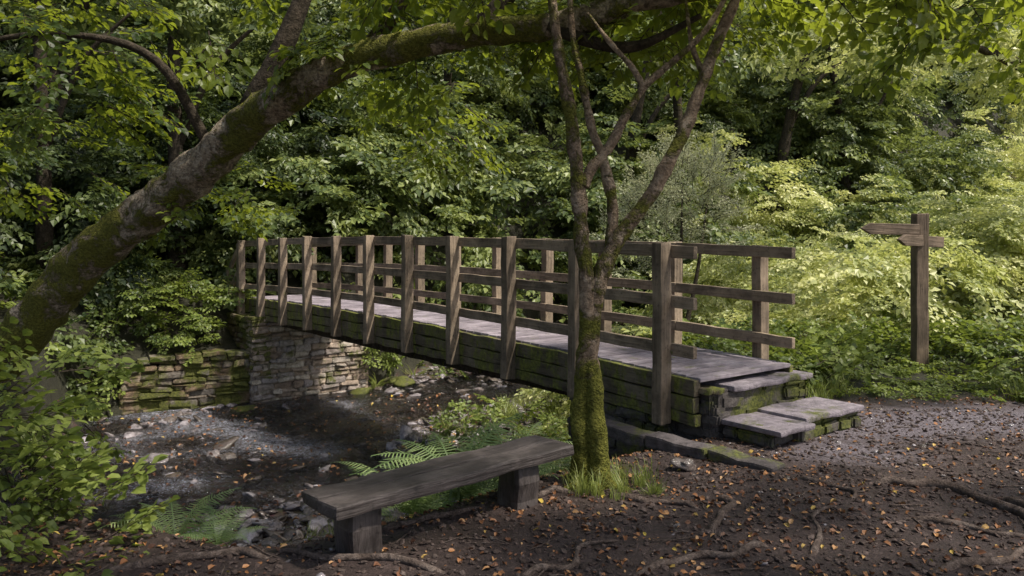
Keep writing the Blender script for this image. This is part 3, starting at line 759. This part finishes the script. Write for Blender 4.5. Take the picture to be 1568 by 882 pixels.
cc.box((-1.6,8,2.6),(-.1,9.5,3.4),22,(.7,1.0),(-1,-.2))
cc.done('leaves','canopy',lt)

# ------------------------------------------------------------ central multi-stem tree
ct=empty('multi_stem_tree')
Yc=5.22
def C(px,py,dy=0): Yd=Yc+dy; return ((px-784)/1220*Yd,Yd,1.6-(py-365)/1220*Yd)
sp_=[([C(893,790),C(893,735),C(890,660),C(893,590),C(899,520),C(899,440),C(890,350),C(884,270),C(874,180),C(857,85),C(846,0),C(840,-120)],[.11,.085,.068,.062,.058,.052,.050,.048,.043,.036,.03,.02]),
     ([C(918,790,-.03),C(916,735,-.03),C(912,650,-.04),C(908,580,-.02),C(905,520,0),C(915,440,.02),C(945,370,.05),C(995,300,.08),C(1045,205,.1),C(1075,130,.12),C(1098,65,.14),C(1130,-10,.16),C(1165,-120,.2)],[.10,.08,.064,.058,.054,.056,.052,.048,.044,.040,.036,.032,.02]),
     ([C(918,440,.02),C(932,385,.1),C(938,320,.16),C(925,250,.2),C(905,190,.2),C(893,130,.22),C(878,60,.25),C(870,-40,.3)],[.045,.04,.038,.033,.029,.026,.022,.015]),
     ([C(893,285,0),C(905,258,.0),C(932,226,.03),C(960,175,.05),C(990,128,.08),C(1030,95,.1),C(1085,40,.12),C(1140,-60,.15)],[.042,.038,.034,.03,.027,.024,.02,.012]),
     ([C(985,130,.08),C(965,100,.1),C(930,60,.15),C(900,20,.2)],[.022,.02,.016,.01]),
     ([C(1080,120,.12),C(1060,70,.2),C(1050,0,.3)],[.02,.016,.01])]
tubes('stems',sp_,M['bark_mid'],ct,18,.32,12,9)
rt=[]
for a_ in (2.4,3.7,4.9,5.9):
    d=Vector((math.cos(a_),math.sin(a_),0)); b=Vector((.52,5.22,.05))
    rt.append(([b,b+d*.12-Vector((0,0,.05)),b+d*.26-Vector((0,0,.08)),b+d*.42-Vector((0,0,.11))],[.05,.038,.025,.015]))
tubes('root_flare',rt,M['bark_mid'],ct,8,.2)
cc=Cloud(); cc.crown((.6,5.4,3.9),(1.4,1.0,.6),30,(.7,1.0)); cc.crown((1.6,5.5,3.75),(1.0,.8,.5),22,(.7,1.0))
cc.done('leaves','canopy',ct)

# ------------------------------------------------------------ other trees
def bigtree(name,base,h,r,crowns,key,bark='bark_dark',extra=None):
    e=empty(name); b=Vector(base)
    specs=[([b-Vector((0,0,.5)),b+Vector((.05,0,h*.3)),b+Vector((-.1,.1,h*.65)),b+Vector((.1,0,h))],[r*1.35,r,r*.75,r*.3])]
    for (cx,cy,cz),rad,n in crowns:
        st_=b+Vector((0,0,min(h*.85,max(h*.35,cz-b.z-1.2)))); en=Vector((cx,cy,cz)); md_=st_.lerp(en,.5)+Vector((0,0,.25))
        specs.append(([st_,md_,en],[r*.45,r*.3,r*.1]))
    if extra: specs+=extra
    tubes('trunk_and_limbs',specs,M[bark],e,10,.15)
    cc=Cloud()
    for q,rad,n in crowns: cc.crown(q,rad,n,(.8,1.3),(-.9,.1))
    cc.done('leaves',key,e); return e
bigtree('unseen_shade_tree',(11.2,15.5,0),8,.2,[((8.2,14.5,5.2),(1.8,1.3,.8),44),((10.4,14.8,5.0),(1.7,1.3,.9),44),((6.4,13.6,5.3),(1.4,1.1,.6),26)],'bright')
bigtree('unseen_shade_tree',(8.6,6.2,0),7,.18,[((5.3,7.9,3.95),(1.2,.8,.42),28),((5.9,7.6,3.5),(.6,.6,.4),10)],'canopy')
bigtree('unseen_shade_tree',(5.5,-2.5,0),8,.25,[((3.0,1.9,5.9),(2.2,1.6,.7),74),((5.6,2.2,6.2),(2.0,1.5,.7),58),((.9,1.4,6.2),(2.2,1.8,.7),58)],'canopy')  # out-of-view tree behind camera, crowns added to shade the foreground
bigtree('unseen_shade_tree',(-4.2,-1.5,0),8,.25,[((-1.2,3.0,6.3),(2.0,1.6,.7),34),((-3.6,4.2,6.4),(2.0,1.5,.8),38)],'canopy')  # second unseen tree, canopy added overhead to darken the left and foreground
for (x,y,r,lean) in((-6.9,16.4,.16,.1),(-8.9,15.2,.14,.1),(-10.4,18,.2,.3),(2.9,22,.16,.9),(5.2,24,.15,-.5),(8.5,26,.18,1.2),(-2,23,.13,.4),(11.5,27,.16,-.8)):
    z=float(H(x,y)); e=empty('hillside_tree')
    tubes('trunk',[([(x,y,z-.4),(x+lean*.3,y-.1,z+2),(x+lean*.7,y-.3,z+4.5),(x+lean*1.6,y-.4,z+8)],[r*1.2,r,r*.8,r*.4]),
                   ([(x+lean*.4,y-.1,z+2.6),(x+lean*.4+.9,y-.5,z+4.2),(x+lean+1.9,y-.6,z+5.2)],[r*.5,r*.4,r*.15])],M['bark_dark'],e,9,.15)
    cq=Cloud(); cq.crown((x+lean*1.5,y-.3,z+8),(2.0,1.8,1.5),30,(1,1.5)); cq.crown((x+lean+1.6,y-.5,z+5.6),(1.2,1,.7),16,(1,1.4)); cq.done('leaves','hill',e)

# ------------------------------------------------------------ rocks
def rocks(name,cond,n,lo,hi,sc,zo=-.2,bias=2.2,key='rock'):
    x=rng.uniform(lo[0],hi[0],n);y=rng.uniform(lo[1],hi[1],n);s_,w_=sw(x,y);ok=cond(x,y,s_,w_);x=x[ok];y=y[ok]
    sz=sc[0]+(sc[1]-sc[0])*rng.random(len(x))**bias
    P=np.stack([x,y,H(x,y)+sz*.25+zo*sz],1); rot=np.stack([rng.normal(0,.3,len(x)),rng.normal(0,.3,len(x)),rng.uniform(0,6.28,len(x))],1)
    return scatter(name,P,rot,sz,T[key])
rocks('stream_stones',lambda x,y,s,w:(s>edges(w)[0]+1.7)&(s<edges(w)[2]-.1)&(w>-9)&(w<6),14000,(-11,4),(4,20),(.022,.115),.1,2.6)
rocks('gravel_bar',lambda x,y,s,w:(s>2.0)&(s<edges(w)[1]+1.1)&(w>-2.6)&(w<3.5),8000,(-5,6),(3,18),(.018,.085),0.15)
rocks('stream_boulders',lambda x,y,s,w:(s>3.2)&(s<9.5)&(w>-5)&(w<3),40,(-8,6),(3,18),(.13,.24),-.1)
rocks('mossy_bank_rocks',lambda x,y,s,w:((s>9.2)&(s<9.7)&(w>-2.2)&(w<1.9))|((s>9.4)&(s<10.6)&(w>1.8)&(w<3)),620,(-9,1),(10,18),(.10,.22),.15,1.2,'mossrock')
rocks('path_pebbles',lambda x,y,s,w:(s<edges(w)[0])&(y<7.8+.1*(x-3))&(rng.random(len(x))<.12+pathmask(x,y)),3200,(-3,3.4),(6,8),(.005,.022),0,3)
rocks('soil_crumbs',lambda x,y,s,w:(s<edges(w)[0]+.2)&(y<7.4),13000,(-2.6,3.5),(4.6,7.4),(.005,.018),.1,2.5,'crumb')
o=T['rock'][1]; k=bpy.data.objects.new('path_stone',o.data); link(k); k.location=(1.21,5.55,.03); k.scale=(.09,.06,.09); k.rotation_euler=(.3,.2,.6)
# ------------------------------------------------------------ fallen leaves
n_=8500; x=rng.uniform(-3,6,n_); y=3.4+rng.random(n_)**1.3*4.6; s_,w_=sw(x,y)
keep=(s_<edges(w_)[0]+.8)&(rng.random(n_)<.25+.75*(1-pathmask(x,y)))&(y<7.9+.1*(x-3))&(vnoise(x,y,2.5,21)+rng.random(n_)*.8>.0)
x=x[keep];y=y[keep]; P=np.stack([x,y,H(x,y)+.006],1)
rot=np.stack([rng.normal(0,.35,len(x)),rng.normal(0,.35,len(x)),rng.uniform(0,6.28,len(x))],1)
scatter('fallen_leaves',P,rot,rng.uniform(.014,.048,len(x)),T['fallen'])
n_=1900; x=rng.uniform(-9,2,n_); y=rng.uniform(6,15,n_); s_,w_=sw(x,y); keep=(s_>2)&(s_<9.6); x=x[keep];y=y[keep]
P=np.stack([x,y,np.maximum(H(x,y)+.05,WATER+.02+rng.uniform(0,.05,len(x)))],1); rot=np.stack([rng.normal(0,.3,len(x)),rng.normal(0,.3,len(x)),rng.uniform(0,6.28,len(x))],1)
scatter('leaves_on_stream',P,rot,rng.uniform(.04,.08,len(x)),T['fallen'])
n_=260; x=rng.uniform(-2.6,3.8,n_); y=rng.uniform(3.5,7,n_); s_,w_=sw(x,y); keep=(s_<edges(w_)[0]+.2); x=x[keep];y=y[keep]
P=np.stack([x,y,H(x,y)+.004],1); rot=np.stack([rng.normal(0,.1,len(x)),rng.normal(0,.06,len(x)),rng.uniform(0,6.28,len(x))],1)
scatter('fallen_twigs',P,rot,rng.uniform(.03,.14,len(x)),T['stick'])
# ------------------------------------------------------------ surface roots
rts=[]
def root(pts,r0,r1):
    q=[]
    for i,(x,y) in enumerate(pts):
        q.append((x,y,float(H(x,y))+(.010 if 0<i<len(pts)-1 else -.03)))
        if i<len(pts)-1:
            x2,y2=pts[i+1]; mx=(x+x2)/2+random.gauss(0,.025); my=(y+y2)/2+random.gauss(0,.025); q.append((mx,my,float(H(mx,my))+random.uniform(-.002,.018)))
    rts.append((q,list(np.linspace(r0,r1,len(q))*np.array([random.uniform(.75,1.2) for _ in q]))))
root([(2.35,5.16),(2.55,5.12),(2.8,5.04),(2.88,4.76),(2.95,4.5),(3.2,4.2)],.038,.032)
root([(1.36,4.95),(1.31,4.72),(1.16,4.45),(1.05,4.2)],.028,.016)
root([(.6,5.0),(.78,4.84),(.95,4.78),(1.12,4.66)],.03,.012)
root([(.55,3.75),(.80,3.90),(1.1,3.98),(1.35,4.12)],.026,.014)
root([(-1.95,3.85),(-1.66,3.95),(-1.4,4.08),(-1.2,4.02)],.03,.016)
root([(-.78,4.35),(-.55,4.48),(-.35,4.60),(-.12,4.82)],.026,.014)
root([(2.2,4.55),(2.4,4.45),(2.6,4.30),(2.9,4.2)],.024,.014)
root([(2.0,3.8),(2.3,3.9),(2.6,4.05),(3.1,4.1)],.030,.02)
root([(1.5,4.0),(1.62,4.2),(1.7,4.5),(1.95,4.7)],.02,.01)
root([(.0,3.7),(.25,3.85),(.35,4.1),(.6,4.25)],.02,.01)
root([(1.9,5.3),(2.05,5.0),(2.0,4.75)],.022,.01)
root([(3.0,4.9),(3.05,4.6),(2.9,4.35)],.03,.018)
root([(-.3,3.8),(-.6,3.95),(-.95,3.98),(-1.3,4.2)],.022,.012)
root([(.4,5.05),(.15,4.95),(-.1,5.0)],.03,.012)
tubes('tree_roots',rts,M['root'],None,8,.3)

# ------------------------------------------------------------ light
sv=Vector((.50,-.22,.84)).normalized()
ld=bpy.data.lights.new('sun','SUN'); ld.energy=5.0; ld.angle=R(3); ld.color=(1,.93,.82)
lo=bpy.data.objects.new('sun',ld); link(lo); lo.rotation_euler=sv.to_track_quat('Z','Y').to_euler()
wd=bpy.data.worlds.new('World'); scene.world=wd; wd.use_nodes=True; nt=wd.node_tree; nt.nodes.clear()
sk=nt.nodes.new('ShaderNodeTexSky'); sk.sky_type='NISHITA'; sk.sun_disc=False; sk.dust_density=4
sk.sun_elevation=math.asin(sv.z); sk.sun_rotation=math.atan2(sv.x,sv.y)
bg=nt.nodes.new('ShaderNodeBackground'); bg.inputs['Strength'].default_value=.15
ow=nt.nodes.new('ShaderNodeOutputWorld'); nt.links.new(sk.outputs[0],bg.inputs[0]); nt.links.new(bg.outputs[0],ow.inputs[0])
# ------------------------------------------------------------ camera
cam=bpy.data.cameras.new('camera'); co=bpy.data.objects.new('camera',cam); link(co)
co.location=(0,0,1.6); co.rotation_euler=(R(90),0,0); cam.lens=28; cam.sensor_width=36; cam.shift_y=-76/1568; cam.clip_end=600; cam.clip_start=.1
scene.camera=co
scene.view_settings.view_transform='Standard'; scene.view_settings.look='None'; scene.view_settings.exposure=0
